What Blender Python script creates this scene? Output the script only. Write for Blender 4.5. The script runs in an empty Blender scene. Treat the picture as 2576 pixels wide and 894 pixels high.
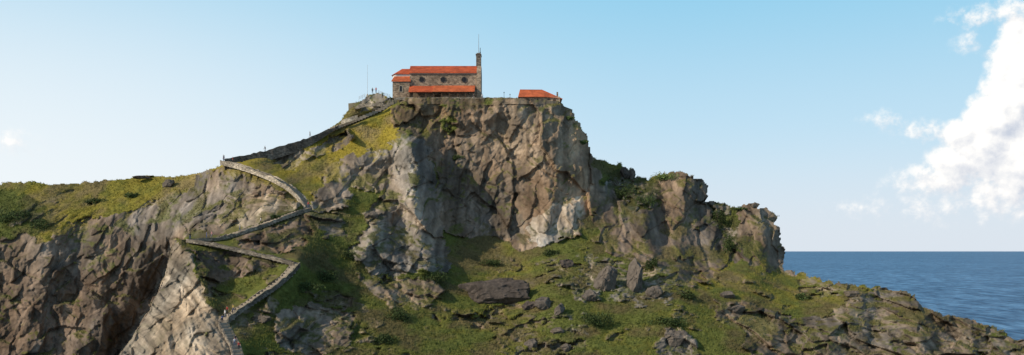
import bpy, math, random
import numpy as np
from mathutils import Vector, Matrix
random.seed(7); np.random.seed(7)
F=2600.; CU=1288.; HV=632.; CZ=30.
S=bpy.context.scene; COL=S.collection
def W(u,v,D): return Vector(((u-CU)/F*D, D, CZ+(HV-v)/F*D))
# ------------------------------------------------------------------ noise
def h2(ix,iy,s):
    n=(ix.astype(np.int64)*374761393+iy.astype(np.int64)*668265263+s*982451653)&0xffffffff
    n=((n^(n>>13))*1274126177)&0xffffffff
    n=n^(n>>16)
    n=((n)*668265263)&0xffffffff
    n=n^(n>>15)
    return (n&0xffffff)/float(0xffffff)
def vn(x,y,s):
    ix=np.floor(x); iy=np.floor(y); fx=x-ix; fy=y-iy
    fx=fx*fx*(3-2*fx); fy=fy*fy*(3-2*fy)
    a=h2(ix,iy,s); b=h2(ix+1,iy,s); c=h2(ix,iy+1,s); d=h2(ix+1,iy+1,s)
    return (a*(1-fx)+b*fx)*(1-fy)+(c*(1-fx)+d*fx)*fy
def fbm(x,y,s,o=4):
    r=0; a=.5; t=0
    for i in range(o):
        r=r+a*vn(x+17.3*i,y-9.1*i,s+i); t+=a; a*=.5
        x,y=(x*1.62-y*1.18),(x*1.18+y*1.62)
    return r/t
def ridge(x,y,s,o=4):      # sharp crested, keeps its axes so that cracks stay upright
    r=0; a=.5; t=0
    for i in range(o):
        r=r+a*(1-np.abs(2*vn(x+13.7*i,y-5.1*i,s+i)-1)); t+=a; a*=.55
        x,y=x*2.03+y*.25,y*2.03-x*.25
    return r/t
def facet(x,y,s,g=1.6):
    ix=np.floor(x); iy=np.floor(y)
    b=np.full(x.shape,1e9); q=np.full(x.shape,1e9); val=np.zeros(x.shape)
    for dx in (-1,0,1):
        for dy in (-1,0,1):
            cx=ix+dx; cy=iy+dy
            ax=x-(cx+h2(cx,cy,s)); ay=y-(cy+h2(cx,cy,s+1)); d=np.abs(ax)+np.abs(ay)*.8+.4*np.maximum(np.abs(ax),np.abs(ay))
            v=(h2(cx,cy,s+2)-.5)+(h2(cx,cy,s+3)-.5)*g*ax+(h2(cx,cy,s+4)-.5)*g*ay
            up=d<b
            q=np.where(up,b,np.minimum(q,d)); val=np.where(up,v,val); b=np.where(up,d,b)
    return val,(q-b)
def sst(x,a,b):
    t=np.clip((x-a)/(b-a),0,1); return t*t*(3-2*t)
def pip(poly,u,v):
    r=np.zeros(u.shape,bool); n=len(poly)
    for i in range(n):
        x0,y0=poly[i]; x1,y1=poly[(i+1)%n]
        if y0==y1: continue
        c=((y0>v)!=(y1>v))&(u<(x1-x0)*(v-y0)/(y1-y0)+x0)
        r^=c
    return r
def pdist(u,v,pts):
    best=np.full(u.shape,1e9); val=np.zeros(u.shape)
    for i in range(len(pts)-1):
        a=pts[i]; b=pts[i+1]; dx=b[0]-a[0]; dy=b[1]-a[1]; L=dx*dx+dy*dy
        t=np.clip(((u-a[0])*dx+(v-a[1])*dy)/L,0,1)
        d=np.hypot(u-a[0]-t*dx,v-a[1]-t*dy); up=d<best
        if len(a)>2: val=np.where(up,a[2]+t*(b[2]-a[2]),val)
        best=np.where(up,d,best)
    return best,val
# ------------------------------------------------------------------ materials
class NT:
    def __init__(s,nt): s.nt=nt; s.L=nt.links
    def n(s,t,**k):
        o=s.nt.nodes.new(t)
        for a,b in k.items(): setattr(o,a,b)
        return o
    def put(s,sock,val):
        if isinstance(val,bpy.types.NodeSocket): s.L.new(val,sock)
        else: sock.default_value=val
    def m(s,op,a,b=0.,c=0.):
        o=s.n('ShaderNodeMath',operation=op); s.put(o.inputs[0],a); s.put(o.inputs[1],b); s.put(o.inputs[2],c); return o.outputs[0]
    def v(s,op,a,b=(0,0,0)):
        o=s.n('ShaderNodeVectorMath',operation=op); s.put(o.inputs[0],a); s.put(o.inputs[1],b)
        return o.outputs['Value'] if op=='LENGTH' else o.outputs[0]
    def mix(s,f,a,b,bt='MIX'):
        o=s.n('ShaderNodeMix',data_type='RGBA',blend_type=bt); s.put(o.inputs[0],f); s.put(o.inputs[6],a); s.put(o.inputs[7],b); return o.outputs[2]
    def noise(s,vec,sc,det=5,ro=.6):
        o=s.n('ShaderNodeTexNoise'); s.put(o.inputs['Vector'],vec); o.inputs['Scale'].default_value=sc; o.inputs['Detail'].default_value=det; o.inputs['Roughness'].default_value=ro; return o.outputs['Fac']
    def step(s,x,a,b,o0=0.,o1=1.):
        o=s.n('ShaderNodeMapRange',interpolation_type='SMOOTHSTEP'); s.put(o.inputs[0],x)
        for k,vv in ((1,a),(2,b),(3,o0),(4,o1)): o.inputs[k].default_value=vv
        return o.outputs[0]
def c4(c): return (c[0],c[1],c[2],1)
def mat(name,c1,c2=None,scale=1.,rough=.9,bump=.3,bd=.1,kind='noise',attr=False,metal=0,spec=.25,stretch=(1,1,1)):
    m=bpy.data.materials.new(name); m.use_nodes=True; t=NT(m.node_tree); b=m.node_tree.nodes['Principled BSDF']
    if c2 is None: c2=tuple(x*.7 for x in c1)
    co=t.n('ShaderNodeTexCoord').outputs['Object']
    co=t.v('MULTIPLY',co,stretch)
    f=t.noise(co,scale)
    f=t.m('MULTIPLY_ADD',f,2.2,-.6); 
    cl=t.n('ShaderNodeClamp'); t.put(cl.inputs[0],f); f=cl.outputs[0]
    hgt=f
    col=t.mix(f,c4(c2),c4(c1))
    if kind=='stone':
        vo=t.n('ShaderNodeTexVoronoi',feature='F1'); t.put(vo.inputs['Vector'],t.v('MULTIPLY',co,(1,1,1.7))); vo.inputs['Scale'].default_value=1.7
        sep=t.n('ShaderNodeSeparateColor'); t.put(sep.inputs[0],vo.outputs['Color'])
        col=t.mix(.6,col,t.mix(sep.outputs[0],c4(tuple(x*.45 for x in c2)),c4(tuple(min(1,x*1.35) for x in c1))))
        big=t.step(t.noise(co,.16,4),.38,.62,.62,1.12)
        col=t.mix(1.,col,big,'MULTIPLY')
        ve=t.n('ShaderNodeTexVoronoi',feature='DISTANCE_TO_EDGE'); t.put(ve.inputs['Vector'],t.v('MULTIPLY',co,(1,1,1.7))); ve.inputs['Scale'].default_value=1.7
        e=t.m('MULTIPLY',ve.outputs['Distance'],9.); cl2=t.n('ShaderNodeClamp'); t.put(cl2.inputs[0],e); hgt=cl2.outputs[0]
    if kind=='tile':
        wv=t.n('ShaderNodeTexWave',bands_direction='X'); t.put(wv.inputs['Vector'],co); wv.inputs['Scale'].default_value=1.2; wv.inputs['Distortion'].default_value=.6
        hgt=wv.outputs['Fac']; col=t.mix(t.m('MULTIPLY',t.m('SUBTRACT',1.,hgt),.35),col,c4(tuple(x*.45 for x in c2)))
        big=t.step(t.noise(co,.5,5),.35,.65,.72,1.1); col=t.mix(1.,col,big,'MULTIPLY')
    if attr:
        a=t.n('ShaderNodeVertexColor',layer_name='Col').outputs['Color']; col=t.mix(1.,a,col,'MULTIPLY')
    t.put(b.inputs['Base Color'],col); b.inputs['Roughness'].default_value=rough; b.inputs['Metallic'].default_value=metal
    b.inputs['Specular IOR Level'].default_value=spec
    if bump>0:
        bp=t.n('ShaderNodeBump'); bp.inputs['Strength'].default_value=bump; bp.inputs['Distance'].default_value=bd; t.put(bp.inputs['Height'],hgt); t.put(b.inputs['Normal'],bp.outputs[0])
    return m
M={}
M['land']=mat('hillside_ground',(1.15,1.15,1.15),(.78,.78,.78),.9,.95,.45,.25,attr=True,spec=.05)
M['grass']=mat('grass_blades',(1.2,1.2,1.2),(.85,.85,.85),.5,.9,0,attr=True,spec=.05)
M['leaf']=mat('leaves',(1.2,1.2,1.2),(.7,.7,.7),2.,.75,0,attr=True,spec=.2)
M['stone']=mat('chapel_stone',(.37,.275,.19),(.21,.158,.112),1.5,.95,.6,.06,'stone')
M['wallstone']=mat('dry_stone',(.34,.285,.215),(.17,.142,.11),.9,.95,.8,.12,'stone')
M['palestone']=mat('sunpainted_dry_stone',(.54,.46,.345),(.30,.255,.195),.9,.95,.8,.12,'stone')  # paler copy of the dry stone, sunshine put into its colour
M['darkstone']=mat('dark_stone',(.21,.175,.14),(.09,.076,.061),.9,.95,.8,.12,'stone')
M['coping']=mat('pale_coping',(.48,.41,.31),(.26,.225,.17),1.1,.9,.4,.06)
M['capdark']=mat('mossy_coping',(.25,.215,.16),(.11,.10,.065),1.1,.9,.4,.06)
M['tread']=mat('worn_stone_steps',(.35,.295,.23),(.18,.153,.118),1.,.95,.3,.05)
M['tile']=mat('red_clay_tile',(.60,.125,.045),(.42,.075,.028),1.6,.85,.5,.08,'tile')
M['tile2']=mat('sunbleached_tile',(.64,.165,.06),(.46,.10,.038),1.6,.85,.5,.08,'tile')
M['palewall']=mat('pale_wall',(.66,.62,.56),(.48,.44,.39),1.,.9,.1,.02)
M['dark']=mat('dark_opening',(.02,.02,.022),(.012,.012,.013),2,.6,0)
M['glass']=mat('dark_glass',(.022,.024,.028),(.014,.015,.018),2,.45,0,spec=.2)
M['wood']=mat('dark_timber',(.10,.06,.035),(.05,.03,.018),3,.8,.2,.02)
M['metal']=mat('grey_metal',(.28,.28,.29),(.18,.18,.19),3,.5,0,metal=.3)
M['rail']=mat('galvanised_rail',(.42,.42,.42),(.3,.3,.3),3,.5,0,metal=.3)
M['bronze']=mat('bell_bronze',(.12,.09,.04),(.06,.05,.03),3,.4,0,metal=.8)
M['terrace']=mat('terrace_gravel',(.22,.19,.14),(.12,.11,.07),1.,.95,.3,.05)
M['branch']=mat('bark',(.10,.075,.05),(.05,.04,.028),4,.9,.3,.03)
M['rock']=mat('boulder_grey',(.175,.146,.118),(.066,.056,.046),.8,.95,.7,.25)
M['rockd']=mat('boulder_dark',(.115,.092,.076),(.044,.036,.03),.8,.95,.7,.25)
M['rockb']=mat('boulder_brown',(.185,.15,.114),(.08,.066,.052),.8,.95,.7,.25)
M['skin']=mat('skin',(.50,.32,.23),(.44,.27,.19),8,.6,0)
M['hairdark']=mat('hair',(.04,.028,.02),(.02,.015,.01),8,.6,0)
M['shoe']=mat('shoe',(.06,.055,.05),(.03,.03,.03),8,.6,0)
_cm={}
def cloth(c):
    if c not in _cm: _cm[c]=mat('cloth_'+'%d'%len(_cm),c,tuple(x*.75 for x in c),6,.85,0)
    return _cm[c]
# ------------------------------------------------------------------ mesh helpers
def fastmesh(name,V,Q,col=None,mt=None,tri=False):
    k=3 if tri else 4
    me=bpy.data.meshes.new(name); V=np.asarray(V,np.float32); Q=np.asarray(Q,np.int32)
    me.vertices.add(len(V)); me.vertices.foreach_set('co',V.ravel())
    me.loops.add(Q.size); me.loops.foreach_set('vertex_index',Q.ravel())
    me.polygons.add(len(Q)); me.polygons.foreach_set('loop_start',np.arange(0,Q.size,k,dtype=np.int32))
    me.polygons.foreach_set('loop_total',np.full(len(Q),k,np.int32))
    me.update(calc_edges=True); me.validate()
    me.polygons.foreach_set('use_smooth',np.zeros(len(me.polygons),bool))
    if col is not None:
        a=me.color_attributes.new('Col','FLOAT_COLOR','POINT'); c=np.ones((len(V),4),np.float32); c[:,:3]=col
        a.data.foreach_set('color',c.ravel())
    if mt: me.materials.append(mt)
    return me
def link(name,me,parent=None):
    o=bpy.data.objects.new(name,me); COL.objects.link(o)
    if parent: o.parent=parent
    return o
def tag(o,label,cat,group=None):
    o['label']=label; o['category']=cat
    if group: o['group']=group
    return o
def struct(o): o['kind']='structure'; return o
def thing(name,loc,label,cat,group=None):
    o=bpy.data.objects.new(name,None); COL.objects.link(o); o.location=loc; o.empty_display_size=.3
    return tag(o,label,cat,group)
class MB:
    def __init__(s): s.V=[]; s.Fc=[]
    def poly(s,pts):
        i=len(s.V); s.V+= [tuple(p) for p in pts]; s.Fc.append(tuple(range(i,i+len(pts)))); return s
    def hull(s,bot,top):
        n=len(bot); i=len(s.V); s.V+=[tuple(p) for p in bot]+[tuple(p) for p in top]
        s.Fc.append(tuple(i+k for k in reversed(range(n)))); s.Fc.append(tuple(i+n+k for k in range(n)))
        for k in range(n):
            l=(k+1)%n; s.Fc.append((i+k,i+l,i+n+l,i+n+k))
        return s
    def box(s,x0,x1,y0,y1,z0,z1):
        return s.hull([(x0,y0,z0),(x1,y0,z0),(x1,y1,z0),(x0,y1,z0)],[(x0,y0,z1),(x1,y0,z1),(x1,y1,z1),(x0,y1,z1)])
    def tube(s,p,q,r0,r1=None,n=8):
        p=Vector(p);q=Vector(q); r1=r0 if r1 is None else r1; d=(q-p).normalized(); a=d.orthogonal().normalized(); b=d.cross(a)
        A=[p+(a*math.cos(6.28318*k/n)+b*math.sin(6.28318*k/n))*r0 for k in range(n)]
        B=[q+(a*math.cos(6.28318*k/n)+b*math.sin(6.28318*k/n))*r1 for k in range(n)]
        return s.hull(A,B)
    def build(s,name,mt,parent=None,root=None):
        r=root if root is not None else parent
        off=Vector(r.location) if r is not None else Vector((0,0,0))
        me=bpy.data.meshes.new(name); me.from_pydata([tuple(Vector(v)-off) for v in s.V],[],s.Fc); me.update()
        import bmesh
        bm=bmesh.new(); bm.from_mesh(me); bmesh.ops.recalc_face_normals(bm,faces=bm.faces); bm.to_mesh(me); bm.free()
        me.materials.append(mt); return link(name,me,parent)
# ------------------------------------------------------------------ the stair runs (u,v,depth)
P1=[(600,905,222),(590,870,225),(572,835,228),(562,812,230),(585,790,232),(640,752,236),(690,718,240),(722,690,243),(745,664,246)]
P2=[(745,663,246.5),(690,648,248),(620,632,249),(540,614,249.5),(472,604,250)]
P3=[(472,603,250.5),(540,600,254),(600,585,259),(660,565,265),(720,543,270),(777,524,276)]
P4=[(777,522,276.5),(757,497,279),(735,476,281),(700,455,284),(660,437,287),(610,420,291),(562,408,295)]
P5=[(562,407,295.5),(620,397,299),(700,377,304),(780,350,309),(840,322,313),(890,303,315),(950,278,316),(992,254,317)]
RUNS=[P1,P2,P3,P4,P5]
# ------------------------------------------------------------------ terrain
LAND=[(-240,452),(-60,462),(0,461),(60,458),(100,457),(125,464),(215,458),(250,454),(325,450),(345,443),(375,441),(400,444),(480,438),(540,423),(558,412),(600,408),(700,382),(780,352),(835,318),(857,302),(872,282),(890,268),(897,258),(912,251),(925,240),(936,234),(954,234),(966,241),(985,246),(1000,246),(1100,245),(1200,247),(1305,247),(1360,250),(1405,253),(1420,263),(1445,285),(1455,310),(1478,340),(1488,385),(1500,398),(1540,408),(1585,420),(1596,447),(1640,450),(1660,436),(1690,428),(1735,440),(1765,452),(1778,466),(1780,495),(1770,505),(1800,508),(1850,518),(1885,516),(1905,512),(1925,525),(1967,541),(1950,562),(1966,580),(1960,600),(1978,640),(1976,680),(2020,690),(2100,712),(2150,718),(2230,722),(2265,732),(2300,740),(2320,765),(2340,780),(2380,790),(2440,800),(2500,822),(2535,840),(2545,855),(2580,862),(2660,880),(2800,900),(2800,1000),(-240,1000)]
C=[(985,252,315),(1040,252,312),(1100,250,312),(1300,252,312),(1360,256,313),(1415,270,315),(1000,290,311.5),(1045,290,311),(1000,332,309),(1045,338,309),(1090,345,310),(1040,362,301),(1050,500,291),(1060,640,277),(1100,700,270),(1150,800,255),(1200,890,243),
(1180,300,311),(1180,345,311),(1150,450,307),(1180,560,302),(1250,600,298),(1300,640,290),(1270,300,310.5),(1350,400,306),(1400,500,300),(1400,600,291),(1450,350,312),(1478,430,311),(1480,350,318),
(1525,420,332),(1590,440,332),(1560,490,316),(1650,500,312),(1740,460,318),(1780,520,318),(1700,600,300),(1850,560,310),(1960,560,312),(1970,650,308),(1800,640,294),(1650,680,276),(1500,660,278),
(1400,700,267),(1400,800,252),(1400,890,241),(1700,760,257),(1700,890,240),(1900,700,280),(1900,800,258),(1900,890,241),(2100,720,278),(2100,800,259),(2100,890,243),(2260,740,274),(2300,810,256),(2300,890,242),(2450,815,261),(2450,890,246),(2576,868,254),(2576,894,248),(2750,920,246),
(840,330,314),(900,275,316),(900,400,303),(960,320,313),(980,420,300),(840,440,298),(850,500,284),(860,600,270),(900,680,264),(950,600,273),(1000,560,282),(800,740,252),(800,890,235),(900,800,247),(1000,890,238),(1000,760,256),(1400,980,232),(2000,980,234),(900,980,228)]
LP=[(-200,465,315),(-200,600,288),(-200,900,274),(0,465,316),(0,520,301),(100,560,293),(0,600,288),(0,700,284),(0,890,276),(200,462,318),(200,550,298),(200,620,288),(200,890,274),(350,448,318),(350,520,302),(400,600,288),(350,700,284),(330,800,281),(480,442,311),(500,520,290),(560,415,297),(560,500,284),(600,560,271),(500,585,268),(680,540,268),(700,510,277),(640,470,285),(700,410,303),(760,440,296),(780,490,282),(450,680,282),(500,800,278),(600,700,270),(700,640,262),(400,980,270),(100,980,270)]
FP=[(600,640,251),(700,640,254),(650,740,240),(780,660,254),(640,890,227),(440,612,252),(470,640,244),(435,680,247),(505,720,236),(560,700,246),(405,760,243),(545,792,231),(540,850,226),(450,800,236),(330,880,238),(400,880,231),(500,880,223),(700,560,268),(760,560,268),(300,980,232),(600,980,218)]
def rbf(pts,c=22.):
    P=np.array(pts,float); n=len(P)
    A=np.sqrt((P[:,None,0]-P[None,:,0])**2+(P[:,None,1]-P[None,:,1])**2+c*c)
    B=np.zeros((n+3,n+3)); B[:n,:n]=A+np.eye(n)*-.8; B[:n,n]=1; B[n,:n]=1
    B[:n,n+1]=P[:,0]/1000; B[n+1,:n]=P[:,0]/1000; B[:n,n+2]=P[:,1]/1000; B[n+2,:n]=P[:,1]/1000
    w=np.linalg.solve(B,np.concatenate([P[:,2],[0,0,0]]))
    def ev(u,v):
        r=w[n]+w[n+1]*u/1000+w[n+2]*v/1000
        for k in range(n): r=r+w[k]*np.sqrt((u-P[k,0])**2+(v-P[k,1])**2+c*c)
        return r
    return ev
us=np.arange(-240,2800,2.2); vs=np.arange(222,1000,2.0)
U,V=np.meshgrid(us,vs)
wu=(fbm(U/30,V/30,5)-.5)*14; wv=(fbm(U/30,V/30,9)-.5)*14
DL=rbf(C+LP+[P4[3],P4[5],P5[2],P5[4]]+[P3[-1]])(U,V)
dg,_=pdist(U+wu*.8,V+wv*.8,[(432,628),(402,700),(372,760),(318,850),(250,960)]); DL=DL+4.0*np.exp(-(dg/38.)**2)*sst(V,600,660)   # gully behind the spur
DF=rbf(C+FP+[P1[1],P1[3],P1[6],P2[0],P2[2],P3[1],P3[3],P3[5],P4[1],P4[3],(780,490,282),(760,440,296),(800,520,280)])(U,V)
FR=[(830,508),(777,525),(720,545),(660,567),(600,587),(540,602),(472,602),(440,605),(428,640),(415,690),(395,740),(370,790),(330,850),(300,894),(200,1000),(2900,1050),(2900,508)]
front=pip(FR,U+wu*.9*(V>640),V)
t=sst(U,735,790)
D0=np.where(front,DF,DL*(1-t)+DF*t)
X0=(U-CU)/F*D0; Z0=(HV-V)/F*D0+.55*np.minimum(0,D0-285)
wx=X0+3.*(fbm(X0/11,Z0/11,21)-.5)+.5*(fbm(X0/2,Z0/2,25)-.5); wz=Z0+3.*(fbm(X0/11,Z0/11,31)-.5)+.5*(fbm(X0/2,Z0/2,35)-.5)
n1=fbm(X0/14,Z0/11,41); n2=fbm(X0/4,Z0/3,47); n3=fbm(X0/1.1,Z0/.8,53); n4=vn(X0/.45,Z0/.4,59)
Uw=U+(n2-.5)*44+(n3-.5)*16; Vw=V+(fbm(X0/4,Z0/3,71)-.5)*38+(n3-.5)*12
# land cover ----------------------------------------------------------
GY=np.array((.285,.222,.036)); GG=np.array((.108,.122,.032)); GD=np.array((.044,.058,.02)); GB=np.array((.155,.118,.062))
rock=np.zeros(U.shape); RC=np.ones(U.shape+(3,))*np.array((.175,.14,.106)); 
yel=np.full(U.shape,.08); drk=np.full(U.shape,.18)  # low yellow, extra dark: valley shade put into the lower grass colour
GREY=(.20,.17,.138); BRN=(.21,.155,.109); TAN=(.28,.228,.168); PALE=(.33,.288,.236); SOIL=(.165,.122,.088); DGR=(.145,.122,.10)
def rk(poly,c,cover=1.):
    m=pip(poly,Uw,Vw); s=sst(n2*.6+n3*.4,.62-cover*.42-.06,.62-cover*.42+.06) if cover<1 else 1.
    rock[m]=(np.ones(U.shape)*s)[m]; RC[m]=c
def yl(poly,y=None,d=None):
    m=pip(poly,Uw,Vw)
    if y is not None: yel[m]=y
    if d is not None: drk[m]=d
# bare patches in the grass of the lower slopes and of the left ridge
ns=n1*.45+n2*.4+n3*.15
sc=sst(ns,.555,.60)*sst(V,480,620); sc=np.maximum(sc,sst(ns,.60,.64)*(U<560)); rock=np.maximum(rock,sc*.95)
yl([(-300,400),(560,400),(1000,225),(1010,340),(990,400),(830,470),(780,520),(640,480),(560,430),(480,470),(330,550),(100,600),(-300,640)],.66,.0)
yl([(-300,400),(480,400),(470,470),(330,550),(100,600),(-300,640)],.55,.08)
yl([(-300,480),(60,485),(110,520),(120,580),(40,610),(-300,620)],.1,.5)
yl([(860,320),(990,300),(1005,350),(900,390),(820,420),(830,370)],.92,-.1)
yl([(1100,580),(1300,600),(1360,700),(1200,700),(1130,690)],.18,.08)
yl([(1720,690),(1900,650),(2150,715),(2250,725),(2150,790),(1900,760),(1750,750)],.28,.02)
yl([(1100,700),(1500,740),(1700,760),(1700,900),(1100,900)],.12,.12)
yl([(780,540),(890,560),(930,700),(900,894),(650,820),(740,700)],.0,.36)  # valley hollow, its shade painted as darker green
yl([(1040,670),(1140,680),(1120,740),(1050,720)],.1,.6)
yl([(1500,398),(1600,420),(1600,450),(1530,450)],.25,.2)
CL=[(-260,640),(0,600),(60,590),(110,602),(150,575),(230,550),(330,540),(400,500),(470,470),(530,425),(575,415),(640,430),(660,455),(690,470),(735,500),(745,525),(600,582),(470,602),(440,606),(410,700),(370,800),(290,900),(250,1000),(-260,1000)]
rk(CL,(.165,.127,.094),.9)
rk([(400,500),(470,470),(530,425),(575,415),(640,430),(650,470),(600,520),(590,580),(500,590),(440,600),(360,600),(300,560)],(.195,.16,.126),.9)
rk([(590,560),(620,500),(690,480),(740,500),(745,525),(600,582)],(.30,.243,.175),.8)
rk([(-260,690),(150,680),(400,690),(370,800),(250,1000),(-260,1000)],(.148,.11,.081),.9)
rk([(690,395),(780,368),(880,332),(888,350),(850,378),(800,398),(740,424),(690,424)],(.22,.186,.15),.72)
rk([(890,268),(930,232),(965,232),(990,250),(985,268),(900,290)],(.24,.20,.155),.25)
rk([(860,400),(985,372),(1000,400),(985,460),(940,490),(880,480),(875,520),(820,535),(775,522),(785,495),(810,470),(820,440)],GREY,.93)
rk([(785,540),(860,540),(870,590),(820,600)],DGR,.6)
rk([(983,362),(1010,345),(1060,350),(1088,380),(1092,450),(1112,520),(1110,600),(1128,650),(1130,690),(1050,682),(1000,705),(930,685),(888,640),(890,600),(925,570),(925,535),(960,500),(985,440)],(.235,.203,.167),.95)
MC=[(1060,350),(1100,260),(1250,252),(1320,240),(1425,240),(1500,300),(1500,345),(1492,400),(1512,450),(1530,470),(1512,530),(1440,605),(1350,625),(1300,635),(1250,605),(1190,572),(1112,582),(1104,500),(1092,400)]
rk(MC,BRN,.96)
rk([(1112,582),(1104,450),(1130,380),(1180,400),(1260,470),(1320,560),(1330,620),(1250,600)],(.17,.138,.106),.95)
rk([(1235,300),(1300,255),(1420,262),(1470,330),(1440,420),(1330,440),(1240,380)],(.24,.175,.118),.98)
rk([(1330,560),(1400,510),(1470,490),(1480,540),(1420,610),(1345,622)],PALE,.95)
rk([(985,275),(1005,240),(1200,240),(1300,262),(1240,272),(1150,288),(1120,340),(1060,350),(1000,345)],(.14,.108,.073),.5); yl([(985,240),(1300,240),(1240,275),(1150,290),(1110,345),(1000,345)],.22,.2)
rk([(1528,470),(1560,450),(1640,468),(1700,420),(1800,430),(1790,500),(1850,500),(1900,490),(2000,520),(1990,600),(2000,640),(1985,690),(1850,655),(1780,705),(1700,725),(1640,695),(1600,655),(1530,645),(1500,560)],(.148,.116,.088),.88)
rk([(1880,480),(2000,500),(2000,690),(1900,660)],(.195,.153,.113))
rk([(1530,445),(1580,435),(1650,470),(1665,520),(1600,525),(1545,500)],GREY,.3); yl([(1520,430),(1600,430),(1670,470),(1665,530),(1540,510)],.02,.7)
rk([(1775,508),(1850,520),(1860,640),(1825,600),(1792,560)],GREY,.3); yl([(1770,500),(1860,510),(1865,650),(1790,600)],.02,.65)
rk([(900,690),(1000,705),(1100,705),(1112,745),(1050,775),(930,735)],(.20,.155,.113),.85)
rk([(690,790),(780,760),(890,805),(885,870),(800,900),(690,880)],(.19,.153,.12),.85)
rk([(590,600),(790,532),(785,600),(700,645),(600,625)],SOIL,.75)
rk([(480,625),(600,640),(700,662),(620,700),(560,700),(530,740),(500,680)],(.15,.112,.083),.7)
FN=[(440,606),(478,640),(505,720),(545,790),(610,900),(640,1000),(150,1000),(290,900),(365,790),(410,690)]
rk(FN,TAN,.9)
rk([(1660,830),(1720,820),(1770,894),(1770,950),(1650,940)],GREY,.8)
rk([(1790,760),(1880,760),(1960,790),(2080,800),(2150,745),(2230,715),(2320,720),(2360,770),(2480,780),(2600,840),(2900,860),(2900,1000),(1880,1000),(1880,894),(1870,830),(1800,790)],(.17,.136,.102),.7)
rk([(1360,640),(1460,640),(1480,770),(1380,700)],GREY,.22)
rk([(1480,640),(1700,690),(1690,770),(1480,760)],GREY,.38)
rk([(2000,700),(2150,700),(2160,760),(2020,740)],GREY,.3)
rk([(1300,790),(1480,790),(1480,900),(1300,900)],GREY,.25)
# displacement ---------------------------------------------------------
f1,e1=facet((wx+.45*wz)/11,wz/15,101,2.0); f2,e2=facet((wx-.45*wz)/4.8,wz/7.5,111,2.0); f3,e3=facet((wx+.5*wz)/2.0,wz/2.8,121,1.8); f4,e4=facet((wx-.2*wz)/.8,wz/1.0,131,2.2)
r1=ridge((wx+.5*wz)/8,wz/13,141,3); r2=ridge((wx-.35*wz)/2.6,wz/6.0,151,3); r3=ridge((wx+.7*wz)/1.2,wz/1.6,161,3)
def box(j,h):
    for ax in (0,1):
        p=[(0,0),(0,0)]; p[ax]=(h+1,h); c=np.cumsum(np.pad(j,p,mode='edge'),axis=ax); k=2*h+1
        j=(np.take(c,range(k,c.shape[ax]),axis=ax)-np.take(c,range(0,c.shape[ax]-k),axis=ax))/k
    return j
def soft(poly): return box(pip(poly,U+wu*1.2,V+wv*1.2).astype(float),8)
mc=soft(MC); fn=soft(FN); lc=soft(CL)
R=3.4*f1+2.2*f2+.8*f3+.2*f4+.3*(n3-.5)+1.4*(n1-.5)-(1.3*(r1-.5)+.8*(r2-.5))-.4*(r3-.5)
diag=ridge((wx*.6+wz)/5.5,(wx-wz*.6)/24,181,2); diag2=ridge((wz-wx*.45)/3.6,(wx+wz*.45)/14,185,2); R=R+1.2*sst(diag,.78,.97)
# slabs, slanting ledges and steep cracks on the main cliff
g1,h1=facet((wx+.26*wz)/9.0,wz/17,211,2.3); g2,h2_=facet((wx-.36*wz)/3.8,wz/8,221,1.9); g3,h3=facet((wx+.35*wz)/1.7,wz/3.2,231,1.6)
Rm=3.1*g1+1.5*g2+.65*g3+.2*f4+1.8*(n1-.5)+1.1*sst(diag,.80,.97)-1.5*(diag2-.5)-1.0*(r2-.5)+.35*(n3-.5)-.35*(r3-.5)
# strata of the spur
sx=wx*.80+wz*.6; sz_=wz*.80-wx*.6
rs=ridge(sx/2.1,sz_/20,241,3)
Rf=-2.6*(rs-.5)+2.0*f2+.8*f3+.25*f4+1.6*(n1-.5)-.5*(r3-.5)+.5*(n3-.5)
v2,_=facet((wx-.1*wz)/3.2,wz/7,251,2.0); rv=ridge((wx+.12*wz)/2.2,wz/5.0,255,3)
Rl=2.6*f1+1.6*f2+1.0*v2+.65*f3+.2*f4+1.5*(n1-.5)-.9*(r1-.5)-.9*(rv-.5)-.35*(r3-.5)+.3*(n3-.5)
R=R*(1-lc)+Rl*lc; R=R*(1-mc)+Rm*mc; R=R*(1-fn)+Rf*fn
R=.25*R+.75*box(R,1)          # worn block edges
rock_s=.3*rock+.7*box(rock,1)
crack=(1-.15*np.exp(-(h1/.035)**2)*mc)*(1-.12*np.exp(-(h2_/.05)**2)*mc)
G=2.0*(n1-.5)+1.2*(n2-.5)+.5*(n3-.5)+.2*(n4-.5)-.35*(ridge(X0/3,Z0/1.2,171,3)-.5)
D=D0.copy()
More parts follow.
